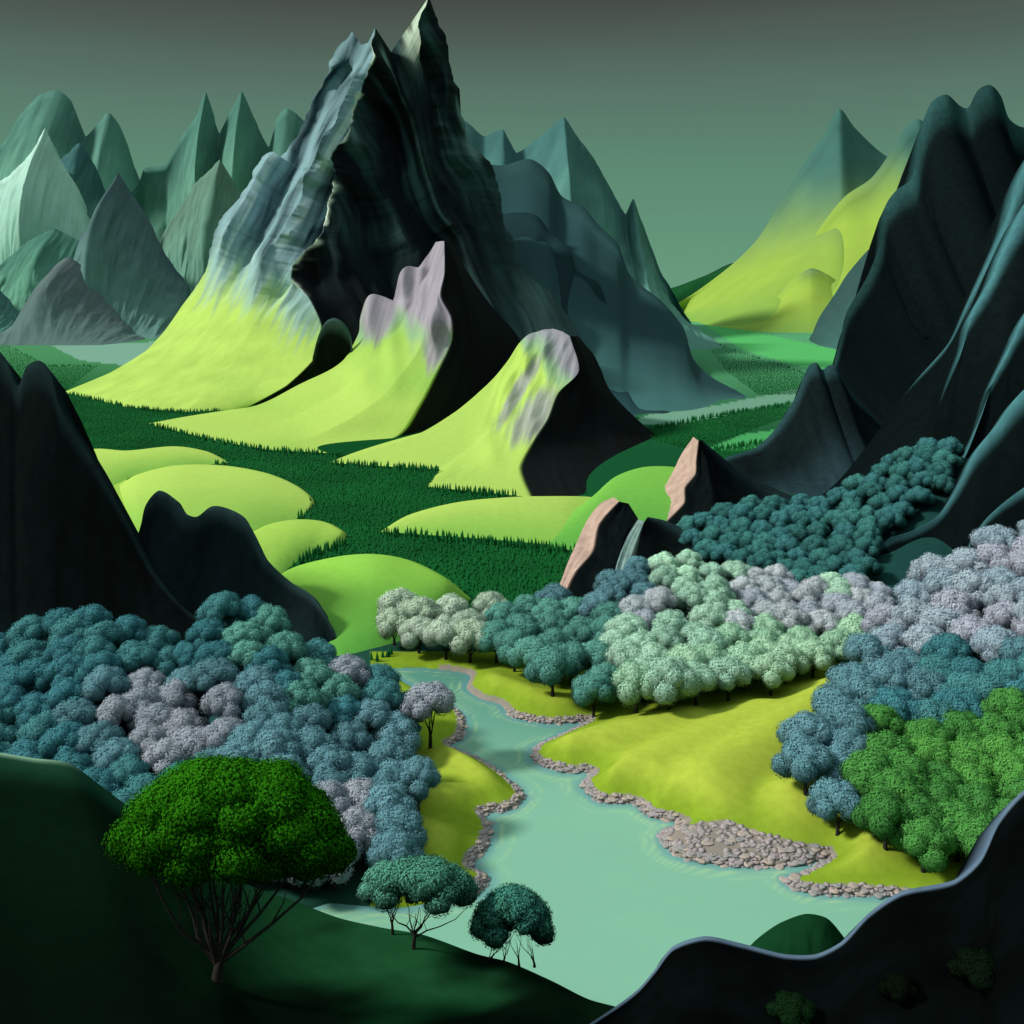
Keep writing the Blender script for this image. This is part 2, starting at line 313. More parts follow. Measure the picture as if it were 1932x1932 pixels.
def peakcol(x,y,u,v):
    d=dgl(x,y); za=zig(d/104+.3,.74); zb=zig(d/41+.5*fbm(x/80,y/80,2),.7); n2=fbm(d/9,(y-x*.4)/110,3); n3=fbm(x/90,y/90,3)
    left=mix(rockShade,rockL,ss(.1,.75,.5*za+.3*zb+.30*n2+.12)); left=mix(left,rockP,.85*ss(.82,.99,za+.12*n2)*ss(-.5,.3,n3+.2*ss(150,450,y))+.4*ss(.88,1,zb)*ss(200,480,y)*ss(-.1,.3,n3))  # creases darkened and crests paled in the rock colour, like shading
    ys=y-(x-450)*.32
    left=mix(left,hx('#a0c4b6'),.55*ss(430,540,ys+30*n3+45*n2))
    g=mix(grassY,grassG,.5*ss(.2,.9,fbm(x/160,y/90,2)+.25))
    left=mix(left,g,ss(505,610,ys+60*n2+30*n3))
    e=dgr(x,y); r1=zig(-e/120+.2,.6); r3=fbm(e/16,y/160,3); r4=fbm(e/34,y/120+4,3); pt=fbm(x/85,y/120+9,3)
    right=mix(shadeR,streakR,ss(-.1,.9,r1*.35+.55*r3+.6*r4+.5*pt)); right=mix(right,hx('#7e9e98'),.75*ss(.88,1.0,r1+.18*r3)*ss(-.1,.35,pt+.1)*ss(600,80,y))  # right face: shade put into the colour, highlights brushed on crests
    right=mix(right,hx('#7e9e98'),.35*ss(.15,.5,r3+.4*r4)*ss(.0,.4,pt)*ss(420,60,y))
    right=mix(right,shadeR*.6,ss(390,500,y)*.85*ss(930,800,x))
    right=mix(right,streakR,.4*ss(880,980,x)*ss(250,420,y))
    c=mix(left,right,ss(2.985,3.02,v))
    bn=fbm(y/14,x/40,3); wd=.018+.10*np.clip(fbm(y/22+9,x/50,2)+.25,0,1)
    edge=np.exp(-((v-2.985+.07*bn)/wd)**2)*ss(570,500,y)*ss(-.45,-.05,fbm(y/40,x/60+4,2)); c=mix(c,hx('#d4e0cc'),np.clip(edge*1.15,0,1))  # pale strip painted along the boundary of lit and shaded faces
    e2=((v>4.1)&(v<5.0))*ss(4.2,4.9,v+.5*r3)*ss(150,60,y+30*r3); c=mix(c,hx('#c6d8c2'),np.clip(e2,0,1)*.9)  # left-facing summit facet coloured pale, as if lit
    return c
PK=[
 [(664,60,1240),(640,95,1240),(603,160,1235),(575,225,1230),(545,275,1220),(528,300,1215),(512,286,1210),(500,290,1208),(482,315,1205),(465,352,1195),(440,385,1185),(415,420,1175),(398,475,1155),(382,520,1135),(343,578,1100),(310,625,1060),(275,662,1020),(210,702,985),(120,740)],
 [(682,85,1210),(655,150,1190),(610,240,1160),(560,330,1130),(520,420,1090),(470,510,1045),(410,600,990),(340,690,925),(240,768)],
 [(695,80,1180),(675,150,1150),(640,240,1110),(600,340,1070),(570,430,1020),(525,520,980),(480,610,935),(430,700,885),(350,777)],
 [(708,52,1160),(698,120,1130),(664,200,1100),(650,255,1075),(626,292,1050),(634,350,1030),(614,400,1010),(606,445,985),(562,488,960),(548,525,950),(585,565,930),(606,615,910),(590,680,870),(540,728,845),(460,772)],
 [(738,98,1240),(745,180,1190),(740,270,1140),(725,350,1095),(730,430,1050),(715,500,1010),(715,570,960),(700,650,920),(640,730,880),(600,780,860)],
 [(808,-4,1200),(790,60,1180),(800,120,1175),(820,200,1170),(840,330,1150),(870,440,1110),(890,540,1050),(900,640,980),(890,740,920),(880,800,880)],
 [(811,-2,1230),(822,25,1240),(836,62,1240),(852,115,1240),(868,195,1230),(888,275,1220),(926,312,1210),(943,352,1200),(958,430,1170),(985,510,1120),(1045,560,1080),(1082,612,1040),(1130,700,960),(1200,800,880)],
]
loft('mountain','great jagged central peak with bluish rock left face and right face darkened as if in shade',PK,peakcol,M_rock,nu=460,nv=76,sm=.45,amp=42,backs=(420,420),jag=10,env=pk_env,gf=pk_g,key='peak',dirf=pk_d)
def spurcol(ed,y0,y1,rock='#9c9aa0',extra=None,ek=.9):
    rock=hx(rock)
    def f(x,y,u,v):
        n=fbm(x/40,y/90,4); st=fbm((x+y*.3)/8,y/120,3)
        rk=rock*(1+.4*st+.2*n)[...,None]
        w=y+50*n-(x-ed[2])*ed[3]
        g=mix(grassY,grassG,.6*ss(.2,1.,fbm(x/170,y/90,2)+.3)); g=g*(1+.015*st)[...,None]
        lit=mix(rk,g,ss(y0,y1,w)); teal=np.exp(-((w-(y0+y1)/2)/22)**2); lit=mix(lit,hx('#76ab84'),.5*teal)
        if extra is not None:
            for cx,cy,hw,hh,sl in extra:
                q=np.hypot((x-cx+(y-cy)*sl)/hw,(y-cy)/hh)+.25*fbm(x/18,y/45,3)+.3*st
                lit=mix(lit,rk,ek*ss(1.3,.6,q))
        dk_shade=hx('#0b1112')*(1+.6*fbm(u*3,v*9,3))[...,None]
        return mix(lit,dk_shade,ss(ed[0],ed[1],v))  # lit side and shaded side of the spur set by colour
    return f
def bumps(B,stripe=None):
    def g(u,v,x,y):
        s=1.2*fbm(u*1.6,v*1.6,3)
        for cx,cy,rx,ry,h in B:
            dx=(x-cx)/rx; s=s+h*np.exp(-np.where(dx>0,dx*1.7,dx)**2-((y-cy)/ry)**2)
        if stripe: s=s+stripe(x,y)
        return np.where(v<0,0,s)
    return g
E1=lambda n:(lambda u,v,x,y: ss(0,.04,u)*ss(1,.85,u)*ss(n,n-.25,v)*ss(-.3,.0,v))
def dl(u,v): return np.broadcast_to(np.array([-.45,-.85,.27]),u.shape+(3,))
loft('mountain','middle lime green spur with finger like lavender rock crest and right side darkened as if in shade',[
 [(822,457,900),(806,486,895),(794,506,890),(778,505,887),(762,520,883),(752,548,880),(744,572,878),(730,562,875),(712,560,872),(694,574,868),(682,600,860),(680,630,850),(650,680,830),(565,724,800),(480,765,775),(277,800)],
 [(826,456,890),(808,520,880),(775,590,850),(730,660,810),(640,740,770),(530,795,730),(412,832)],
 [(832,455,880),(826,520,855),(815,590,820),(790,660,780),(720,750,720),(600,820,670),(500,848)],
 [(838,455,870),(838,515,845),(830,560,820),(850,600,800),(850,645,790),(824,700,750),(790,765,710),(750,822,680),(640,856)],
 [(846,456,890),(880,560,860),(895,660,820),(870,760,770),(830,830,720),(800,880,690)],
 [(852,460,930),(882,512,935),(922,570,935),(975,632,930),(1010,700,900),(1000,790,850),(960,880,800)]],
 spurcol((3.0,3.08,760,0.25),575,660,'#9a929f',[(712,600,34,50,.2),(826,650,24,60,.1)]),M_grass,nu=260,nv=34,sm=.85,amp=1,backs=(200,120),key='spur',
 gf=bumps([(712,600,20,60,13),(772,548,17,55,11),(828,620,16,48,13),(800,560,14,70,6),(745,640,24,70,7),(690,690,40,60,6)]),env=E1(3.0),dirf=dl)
loft('mountain','front lime green spur with striped grey rock crest and right side darkened as if in shade',[
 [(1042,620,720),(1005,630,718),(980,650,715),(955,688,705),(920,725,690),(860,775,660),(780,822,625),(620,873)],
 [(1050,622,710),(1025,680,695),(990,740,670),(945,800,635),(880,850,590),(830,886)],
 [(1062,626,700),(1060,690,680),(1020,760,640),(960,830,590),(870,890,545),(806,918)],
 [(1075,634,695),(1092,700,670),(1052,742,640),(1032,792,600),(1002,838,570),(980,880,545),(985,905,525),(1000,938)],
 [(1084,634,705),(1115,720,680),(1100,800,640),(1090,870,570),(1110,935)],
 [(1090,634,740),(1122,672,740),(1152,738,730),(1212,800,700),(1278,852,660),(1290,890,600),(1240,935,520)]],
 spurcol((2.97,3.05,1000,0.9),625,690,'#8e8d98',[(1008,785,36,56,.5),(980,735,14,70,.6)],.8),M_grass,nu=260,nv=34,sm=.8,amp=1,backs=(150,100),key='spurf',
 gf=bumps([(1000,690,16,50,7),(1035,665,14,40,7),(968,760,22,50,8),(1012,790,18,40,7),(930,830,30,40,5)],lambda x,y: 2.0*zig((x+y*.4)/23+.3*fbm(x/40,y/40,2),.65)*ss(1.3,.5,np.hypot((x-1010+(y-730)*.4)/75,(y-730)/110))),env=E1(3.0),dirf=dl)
def dep(key,x,y):
    p,q=SURF[key]; i=np.argmin((q[:,0]-x)**2+(q[:,1]-y)**2); return p[i][1]
def horn(label,key,cx,top,w,h,a,b):
    base=[(-1.5,1.3),(-1.1,.6),(-.6,.14),(-.05,0),(.5,.08),(.95,.3),(1.25,.7),(1.2,1.2)]
    pts=[(cx+p[0]*w,top+p[1]*h) for p in base]
    D0=dep(key,cx,top+h)-2
    ft=[(p[0]*.8+cx*.2-w*.5,top+h*1.9,D0+10) for p in pts]
    a,b=hx(a),hx(b)
    def cf(x,y,u,v):
        return mix(a,b,ss(.0,.22,v+.03*fbm(u*9,v*2,2)))*(1+.25*fbm(u*12,v*2,3))[...,None]
    ridge('rock_outcrop',label,pts,D0,ft,cf,M_rock,nu=70,nv=34,sm=.95,zexp=.8,rib=.2,amp=.4,ku=4,kv=1,cat='rock outcrop',back=.12)
horn('dark curled rock standing in for the shaded hollow at the left base of the middle spur','spur',630,600,27,58,'#3a5350','#0d1516')  # dark body standing in for the shade of a hollow
# ------------------------------------------------------------ meadow hills
def dome(label,pts,foot,a='#b1cf62',b='#7fb34c',**k):
    ridge('hill',label,pts,'z',foot,two(a,b,nz=.03,k=4),M_grass,nu=90,nv=30,sm=.9,zexp=1.5,back=2.0,amp=.3,ku=3,kv=2,cat='hill',**k)  # darker green toward the foot adds hill shading in the colour
dome('small low yellow meadow mound next to the black left mountain',[(120,880,0),(170,848,3),(240,850,5),(330,842,6),(390,852,4),(430,873,0)],[(130,960),(170,955),(245,907),(320,893),(385,880),(432,875)])
dome('broad yellow meadow hill above the two humped black hill',[(225,915,0),(260,895,4),(330,878,8),(420,878,9),(500,892,8),(560,918,5),(588,945,2),(575,972,0)],[(240,1000),(270,1050),(330,1070),(420,1060),(480,1025),(530,998),(560,985),(577,974)])
dome('narrow yellow meadow tongue below the broad meadow hill',[(420,1040,3),(500,992,5),(560,980,6),(610,985,5),(645,1003,3),(652,1020,0)],[(450,1150),(510,1120),(545,1078),(580,1052),(620,1038),(653,1024)],'#a6ca58','#7bb048')
dome('bright green dome hill above the river bend',[(490,1140,0),(535,1080,6),(620,1053,12),(700,1045,14),(770,1058,12),(840,1092,8),(888,1132,1)],[(540,1290),(600,1290),(650,1275),(700,1255),(760,1235),(830,1185),(892,1136)],'#90c84e','#5aa044')
dome('long pale yellow meadow hill in the middle of the conifer forest',[(716,1004,0),(770,972,3),(860,948,6),(960,938,7),(1060,936,6),(1120,938,3),(1150,945,0)],[(718,1006),(780,1012),(870,1018),(960,1026),(1060,1037),(1100,1040),(1150,1035)])
dome('bright green hill behind the pink edged rocks',[(1050,990,0),(1120,935,8),(1160,900,12),(1210,882,14),(1260,880,14),(1330,890,12)],[(1010,1040),(1060,1042),(1100,1050),(1160,1050),(1220,1050),(1320,1050)],'#78b84c','#5ba044')
# ------------------------------------------------------------ black mountains
BK=dict(sm=.9,nu=190,nv=60)
ridge('mountain','tall black cliff with two rounded tops at the right edge',[(1555,760),(1585,640),(1597,590),(1637,520),(1660,460),(1670,390),(1690,360),(1722,335),(1737,250),(1756,195),(1785,178),(1812,200),(1826,204),(1845,170),(1868,160),(1888,180),(1905,225),(1935,240),(1990,200),(2100,150)],900,900,rimmed('#284848','#0c1415','#1a3135',.06,nz=.5,k=7,kv=.7),M_dark,amp=16,ku=5,kv=.5,zexp=.7,**BK)
ridge('mountain','low black knobbed ridge running down from the black cliff to the pink faced rocks',[(1290,920),(1350,872),(1395,855),(1430,842),(1470,800),(1503,745),(1525,692),(1540,684),(1552,698),(1562,690),(1578,690),(1600,730),(1660,800),(1730,900)],[560,570,580,590,600,615,620,620,620,620,620,620,620,620],945,rimmed('#2a4549','#121b1d','#283c42',.12,lowv=.4),M_dark,amp=4,ku=6,kv=.6,**BK)
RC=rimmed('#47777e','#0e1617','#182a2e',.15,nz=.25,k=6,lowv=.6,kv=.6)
RK=dict(sm=.97,nu=190,nv=70,zexp=1.1,rib=.12)
ridge('mountain','dark sweeping cliff with teal rim behind the teal forest',[(1540,975),(1600,925),(1640,880),(1675,812),(1720,730),(1795,640),(1830,565),(1870,480),(1905,400),(1932,315),(1990,220),(2150,100)],570,[(1300,1010,410),(1400,1010,410),(1480,1010,410),(1540,1010,410),(1600,1010,410),(1680,1010,410),(1740,1010,410),(1800,1010,410),(1860,1010,410),(1920,1010,410),(2000,1010,410),(2150,1010,410)],RC,M_dark,amp=4,ku=3,kv=.6,**RK)
ridge('mountain','second dark cliff fold inside the right cliffs',[(1650,985),(1722,915),(1764,840),(1778,770),(1800,700),(1822,640),(1834,590),(1872,520),(1905,440),(1950,360),(2080,240)],(398,505),[(1500,1030,390),(1580,1030,390),(1640,1030,390),(1680,1030,390),(1710,1030,390),(1740,1030,390),(1770,1030,390),(1820,1030,390),(1880,1030,390),(1950,1030,390),(2080,1030,390)],RC,M_dark,amp=2,ku=3,kv=.6,**RK)
ridge('mountain','third dark cliff fold above the lavender trees',[(1762,950),(1818,868),(1850,790),(1874,720),(1908,650),(1936,590),(1990,520),(2100,420)],(380,440),[(1650,1050,374),(1720,1050,374),(1770,1050,374),(1810,1050,374),(1850,1050,374),(1890,1050,374),(1980,1050,374),(2100,1050,374)],RC,M_dark,amp=2,ku=3,kv=.6,**RK)
ridge('mountain','nearest dark cliff fold with pale teal rim ending in a rounded lobe above the right trees',[(1658,1130),(1643,1085),(1650,1045),(1676,1018),(1725,1000),(1775,968),(1812,910),(1842,850),(1882,800),(1932,735),(2020,680),(2150,630)],342,[(1670,1180,325),(1680,1180,325),(1690,1180,325),(1710,1180,325),(1740,1180,325),(1775,1180,325),(1812,1180,325),(1842,1180,325),(1880,1180,325),(1932,1180,325),(2020,1180,325),(2150,1180,325)],RC,M_dark,amp=1,ku=3,kv=.6,**RK)
ridge('mountain','small dark cliff fold at the right edge above the lavender trees',[(1828,1080),(1826,1045),(1840,1010),(1872,968),(1932,920),(2020,870),(2150,790)],330,[(1830,1130,318),(1840,1130,318),(1850,1130,318),(1872,1130,318),(1932,1130,318),(2020,1130,318),(2150,1130,318)],RC,M_dark,amp=1,ku=3,kv=.6,**RK)
BL=rimmed('#1b2a2c','#0d1313','#1a282b',.07)
ridge('mountain','tall black mountain with two rounded knobs at the left edge',[(-140,600),(-60,620),(0,664),(18,690),(34,728),(50,692),(73,680),(95,700),(115,765),(170,852),(230,960),(280,1062),(340,1140),(415,1195),(470,1240)],(305,262),[(-140,1290,258),(-60,1290,258),(0,1290,258),(18,1290,258),(34,1290,258),(50,1290,258),(73,1290,258),(95,1290,258),(115,1290,258),(190,1290,258),(260,1290,258),(320,1290,255),(370,1290,252),(430,1290,250),(480,1290,250)],BL,M_dark,amp=1.5,ku=3,kv=.5,**BK)
ridge('hill','black two humped hill in front of the yellow meadow',[(262,1050),(272,960),(298,926),(322,935),(345,965),(370,975),(400,955),(432,960),(465,980),(500,1050),(545,1095),(590,1125),(625,1180),(655,1250)],(330,278),1262,rimmed('#34494c','#1a2629','#1c282b',.1),M_dark,amp=2,ku=5,kv=.7,cat='hill',**BK)
pink=hx('#b89c90'); dk_shade=hx('#0d1314')  # pink for lit faces, near-black for shaded ones, both painted in
def m1(x,y,u,v):
    n=fbm(u*10,v*6,3); c=mix(pink*(1+.15*n)[...,None],dk_shade*(1+.4*n)[...,None],ss(.95,1.03,v)); return mix(c,hx('#26363a'),ss(2.3,3,v)*.7)
loft('rock_outcrop','tall pointed rock with pink left face beside the green hill',[
 [(1308,824,470),(1288,852,465),(1270,890,458),(1246,935,450),(1222,980)],
 [(1318,832,452),(1314,870,446),(1312,895,440),(1292,920,430),(1290,950,420),(1240,1000,410)],
 [(1320,832,455),(1335,880,440),(1345,940,415),(1350,1020,385)],
 [(1322,828,475),(1345,848,478),(1400,892,480),(1470,925,475),(1560,960,450)]],m1,M_dark,nu=90,nv=20,sm=.7,amp=2,ku=2,kv=3,backs=(60,40),cat='rock outcrop')
def m2(x,y,u,v):
    n=fbm(u*10,v*6,3); d=dk_shade*(1+.4*n)[...,None]
    c=mix(pink*(1+.15*n)[...,None],d,ss(.93,1.03,v)); c=mix(c,hx('#7f9994'),np.clip(ss(2.93,3.02,v)-ss(3.9,4.05,v),0,1)); return mix(c,hx('#2c3e42'),ss(4.6,5,v)*.8)
loft('rock_outcrop','arched dark rock with pink left edge and pale stripe above the forest',[
 [(1158,938,400),(1132,950,398),(1106,985,388),(1080,1045,365),(1048,1125)],
 [(1168,946,388),(1130,990,378),(1118,1040,362),(1085,1080,345),(1062,1128,328)],
 [(1186,950,390),(1180,1000,372),(1165,1060,350),(1145,1130,325)],
 [(1205,980,380),(1180,1020,365),(1162,1070,345),(1152,1130,322)],
 [(1216,984,378),(1198,1030,362),(1182,1080,342),(1170,1130,321)],
 [(1222,975,395),(1262,985,395),(1330,1020,385),(1395,1065,360),(1450,1120,330)]],m2,M_dark,nu=90,nv=16,sm=.8,amp=1,ku=2,kv=3,backs=(40,30),cat='rock outcrop')
# ------------------------------------------------------------ forest slopes
FG=two('#24484b','#284b44',nz=.2)
MIDF=[(712,1252),(800,1256),(880,1262),(930,1285),(960,1310),(1060,1345),(1150,1375),(1240,1382),(1360,1355),(1500,1318),(1600,1290),(1680,1268)]
ridge('forest_hill','shaded slope under the forest on the far river bank',[(690,1245),(760,1205),(840,1185),(920,1180),(1010,1190),(1100,1165),(1200,1095),(1280,1085),(1400,1110),(1500,1130),(1600,1130),(1680,1140)],300,MIDF,two('#4a7264','#4c7864'),M_ground,key='mid',zexp=1,amp=0,back=.6,cat='hill',nu=160,nv=40)
ridge('forest_hill','shaded slope under the teal forest on the left river bank',[(-120,1260),(0,1260),(100,1210),(200,1195),(260,1235),(330,1260),(385,1170),(450,1180),(520,1215),(600,1280),(690,1300),(760,1345),(800,1375),(830,1400)],[232,232,232,232,231,230,235,236,235,232,230,230,228,226],[(-120,1650),(0,1660),(100,1670),(200,1680),(300,1700),(400,1710),(500,1720),(600,1722),(680,1712),(770,1700),(780,1660),(745,1600),(750,1540),(768,1430)],FG,M_ground,key='left',zexp=1,amp=0,back=.6,cat='hill',nu=160,nv=60)
ridge('forest_hill','shaded slope under the dark teal forest below the right cliffs',[(1270,1040),(1330,1000),(1400,975),(1530,965),(1620,935),(1700,885),(1760,862),(1830,865),(1900,880)],[400,402,402,400,394,384,372,365,365],[(1270,1100),(1330,1110),(1400,1130),(1500,1150),(1580,1150),(1650,1150),(1720,1150),(1800,1150),(1900,1150)],two('#1d403e','#1d403e'),M_ground,key='rear',zexp=1,amp=0,back=.1,cat='hill',nu=120,nv=40)
ridge('forest_hill','shaded slope under the lavender and green trees at the right edge',[(1600,1270),(1640,1200),(1690,1145),(1740,1105),(1800,1085),(1870,1055),(1932,1020),(2050,940),(2200,890)],[250,275,295,300,300,300,300,300,300],[(1480,1560),(1520,1590),(1600,1640),(1650,1680),(1720,1720),(1800,1760),(1900,1800),(2020,1850),(2200,1900)],two('#465e62','#24452a'),M_ground,key='right',zexp=.9,amp=0,back=.4,cat='hill',nu=140,nv=80)
# foreground hills
def fgL(x,y,u,v):
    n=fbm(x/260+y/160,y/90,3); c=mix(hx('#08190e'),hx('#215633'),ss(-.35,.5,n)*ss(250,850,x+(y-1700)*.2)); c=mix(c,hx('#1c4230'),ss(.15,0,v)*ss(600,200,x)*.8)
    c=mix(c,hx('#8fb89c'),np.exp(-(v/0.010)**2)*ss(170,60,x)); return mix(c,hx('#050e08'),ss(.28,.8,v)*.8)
ridge('hill','dark green grassy hill in the lower left foreground',[(-200,1400),(-60,1412),(0,1420),(60,1430),(130,1440),(200,1490),(260,1536),(330,1600),(450,1662),(560,1702),(640,1732),(720,1750),(800,1764),(900,1800),(960,1815),(1040,1850),(1110,1885),(1180,1905),(1300,1965),(1420,2060)],(135,112),[(-300,2200,75),(-50,2200,75),(100,2200,76),(230,2200,76),(360,2200,76),(460,2200,76),(540,2200,76),(620,2200,77),(710,2200,78),(780,2200,78),(840,2200,78),(890,2200,78),(940,2200,79),(990,2200,80),(1030,2200,80),(1080,2200,80),(1130,2200,82),(1190,2200,84),(1300,2200,86),(1420,2250,88)],fgL,M_ground,key='fg',zexp=1.,amp=1.4,ku=3,kv=2,back=.35,cat='hill',nu=220,nv=90,env=lambda u,v,x,y: ss(0,.3,np.abs(v)))
def fgR(x,y,u,v):
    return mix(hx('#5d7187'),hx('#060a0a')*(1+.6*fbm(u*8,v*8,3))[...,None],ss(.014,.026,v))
ridge('hill','black foreground hill with pale blue grey rim in the lower right',[(1100,1940),(1170,1893),(1205,1865),(1235,1830),(1270,1785),(1330,1766),(1400,1780),(1480,1800),(1540,1800),(1590,1775),(1640,1722),(1700,1682),(1800,1660),(1850,1618),(1885,1545),(1932,1490),(2050,1420)],104,[(1000,2300,72),(1100,2300,72),(1170,2300,72),(1220,2300,72),(1270,2300,72),(1330,2300,72),(1400,2300,72),(1480,2300,72),(1540,2300,72),(1590,2300,72),(1640,2300,72),(1700,2300,72),(1800,2300,72),(1850,2300,72),(1885,2300,72),(1932,2300,72),(2050,2300,72)],fgR,M_dark,key='fgr',zexp=1.1,amp=.8,ku=4,kv=2,back=.5,cat='hill',nu=240,nv=140)
ridge('hill','small dark green knoll behind the black foreground hill',[(1390,1810),(1430,1770),(1470,1742),(1520,1724),(1560,1732),(1590,1765),(1620,1810)],122,[(1380,1900,112),(1430,1900,112),(1470,1900,112),(1520,1900,112),(1560,1900,112),(1590,1900,112),(1640,1900,112)],two('#123a20','#0c2a17'),M_ground,zexp=1.4,amp=.2,back=.4,cat='hill',nu=60,nv=24)
# ------------------------------------------------------------ stones
import bmesh
def stonemat(name,scale):
    m_,t_,b_=nt(name); oi=t_.nodes.new('ShaderNodeObjectInfo'); tc=t_.nodes.new('ShaderNodeTexCoord'); no=t_.nodes.new('ShaderNodeTexNoise'); no.inputs['Scale'].default_value=scale; t_.links.new(tc.outputs['Object'],no.inputs['Vector'])
    mr=t_.nodes.new('ShaderNodeMapRange'); mr.inputs['From Min'].default_value=.3; mr.inputs['From Max'].default_value=.7; mr.inputs['To Min'].default_value=.8; mr.inputs['To Max'].default_value=1.2; t_.links.new(no.outputs['Fac'],mr.inputs['Value'])
    vm=t_.nodes.new('ShaderNodeVectorMath'); vm.operation='SCALE'; t_.links.new(oi.outputs['Color'],vm.inputs[0]); t_.links.new(mr.outputs[0],vm.inputs['Scale']); t_.links.new(vm.outputs[0],b_.inputs['Base Color'])
    return m_
M_stone=stonemat('bank_stone',2.5); M_peb=stonemat('bank_pebble',.8)
def stone_geo(i,sub=2):
    r=np.random.default_rng(50+i); bm=bmesh.new(); bmesh.ops.create_icosphere(bm,subdivisions=sub,radius=1)
    pl=r.normal(size=(9,3)); pl[0]=(0,0,1); pl/=np.linalg.norm(pl,axis=1)[:,None]; dd=r.uniform(.66,.9,9); dd[0]=.55
    for v in bm.verts:
        p=np.array(v.co)
        for a,b in zip(pl,dd):
            k=p@a
            if k>b: p=p-a*(k-b)
        v.co=p*np.array([1.15,.9,.45])
    V=np.array([v.co[:] for v in bm.verts]); Fc=np.array([[a.index for a in p.verts] for p in bm.faces]); bm.free(); return V,Fc
SM=[mesh('stone',*stone_geo(i),None,M_stone,False) for i in range(7)]; PB=[stone_geo(i,1) for i in range(5)]
SC=[hx('#aa9c95'),hx('#9a9593'),hx('#b3a299'),hx('#918f91'),hx('#a1979b')]
def along(px0):
    w=W(px0[:,0],px0[:,1],gD(px0[:,1]))[:,:2]; d=np.linalg.norm(np.diff(w,axis=0),axis=1); t=np.concatenate([[0],np.cumsum(d)])
    def at(s):
        x=np.interp(s,t,w[:,0]); y=np.interp(s,t,w[:,1]); x2=np.interp(s+.5,t,w[:,0]); y2=np.interp(s+.5,t,w[:,1])
        nx,ny=-(y2-y),(x2-x); l=np.hypot(nx,ny)+1e-6; nx=nx/l; ny=ny/l
        f=np.where(river_sd(np.atleast_1d(x+nx),np.atleast_1d(y+ny))<0,-1,1); 
        return x,y,nx*f,ny*f
    return at,t[-1]
def stones(px0,n,label,group,wid,size):
    at,Ln=along(px0); s=(np.arange(n)+rng.random(n)*.6)/n*Ln; x,y,nx,ny=at(s)
    off=np.array([0,1.,1.9])[np.arange(n)%3]*wid+rng.uniform(-.25,.25,n); X=x+nx*off; Y=y+ny*off; z,_=ground_z(X,Y)
    for i in range(n):
        o=link('stone',SM[i%7]); sz=size*rng.uniform(.75,1.25); o.scale=(sz,sz,sz*.75); o.rotation_euler=(rng.uniform(-.12,.12),rng.uniform(-.12,.12),rng.uniform(0,6.3))
        o.location=(X[i],Y[i],max(z[i],0)); o.color=(*SC[int(rng.integers(5))],1); props(o,label,'stone',group)
stones(lb[25:112],84,'pinkish grey stone in the edging of the left river bank','stones edging the left river bank',.6,.8)
stones(rb[22:66],54,'pinkish grey stone edging the bank at the far river bend','stones edging the far river bend',.6,.75)
stones(rb[66:176],124,'pinkish grey stone edging the sunny right river bank','stones edging the right river bank',.65,.85)
def rockpts(n):
    x=rng.uniform(1240,1575,n*8); y=rng.uniform(1560,1640,n*8); m=pip(ROCKP,x,y); x=x[m];y=y[m]
    p=W(x,y,gD(y)); z,s=ground_z(p[:,0],p[:,1]); k=s>-.2; return p[k,0][:n],p[k,1][:n],z[k][:n]
for i,(X,Y,Z) in enumerate(zip(*rockpts(36))):
    o=link('stone',SM[i%7]); sz=rng.uniform(.9,1.3); o.scale=(sz,sz,sz*.5); o.rotation_euler=(0,0,rng.uniform(0,6.3)); o.location=(X,Y,max(Z,0)); o.color=(*SC[int(rng.integers(5))],1); props(o,'pinkish grey stone in the broad stony patch of the right river bank','stone','stones in the broad stony patch')
gV=[];gF=[];off=0
def peb(X,Y,Z,sz):
    global off
    V,Fc=PB[int(rng.integers(5))]; a=rng.uniform(0,6.3); c_,s_=math.cos(a),math.sin(a); q=V*sz; q=np.stack([q[:,0]*c_-q[:,1]*s_,q[:,0]*s_+q[:,1]*c_,q[:,2]],-1)+np.array([X,Y,Z]); gV.append(q);gF.append(Fc+off);off+=len(V)
for px0 in (lb[25:112],rb[22:176]):
    at,Ln=along(px0); n=int(Ln*5); x,y,nx,ny=at(rng.random(n)*Ln); o_=rng.uniform(-.3,1.6,n); X=x+nx*o_; Y=y+ny*o_; z,_=ground_z(X,Y)
    for a,b,c in zip(X,Y,z): peb(a,b,max(c,0),rng.uniform(.35,.6))
for X,Y,Z in zip(*rockpts(200)): peb(X,Y,max(Z,0),rng.uniform(.5,.85))
o=link('pebble_edging',mesh('pebble_edging',np.concatenate(gV),np.concatenate(gF),None,M_peb,False)); o.color=(*hx('#a3989a'),1); props(o,'small pinkish grey pebbles packed between the stones along the river banks','pebbles',kind='stuff')
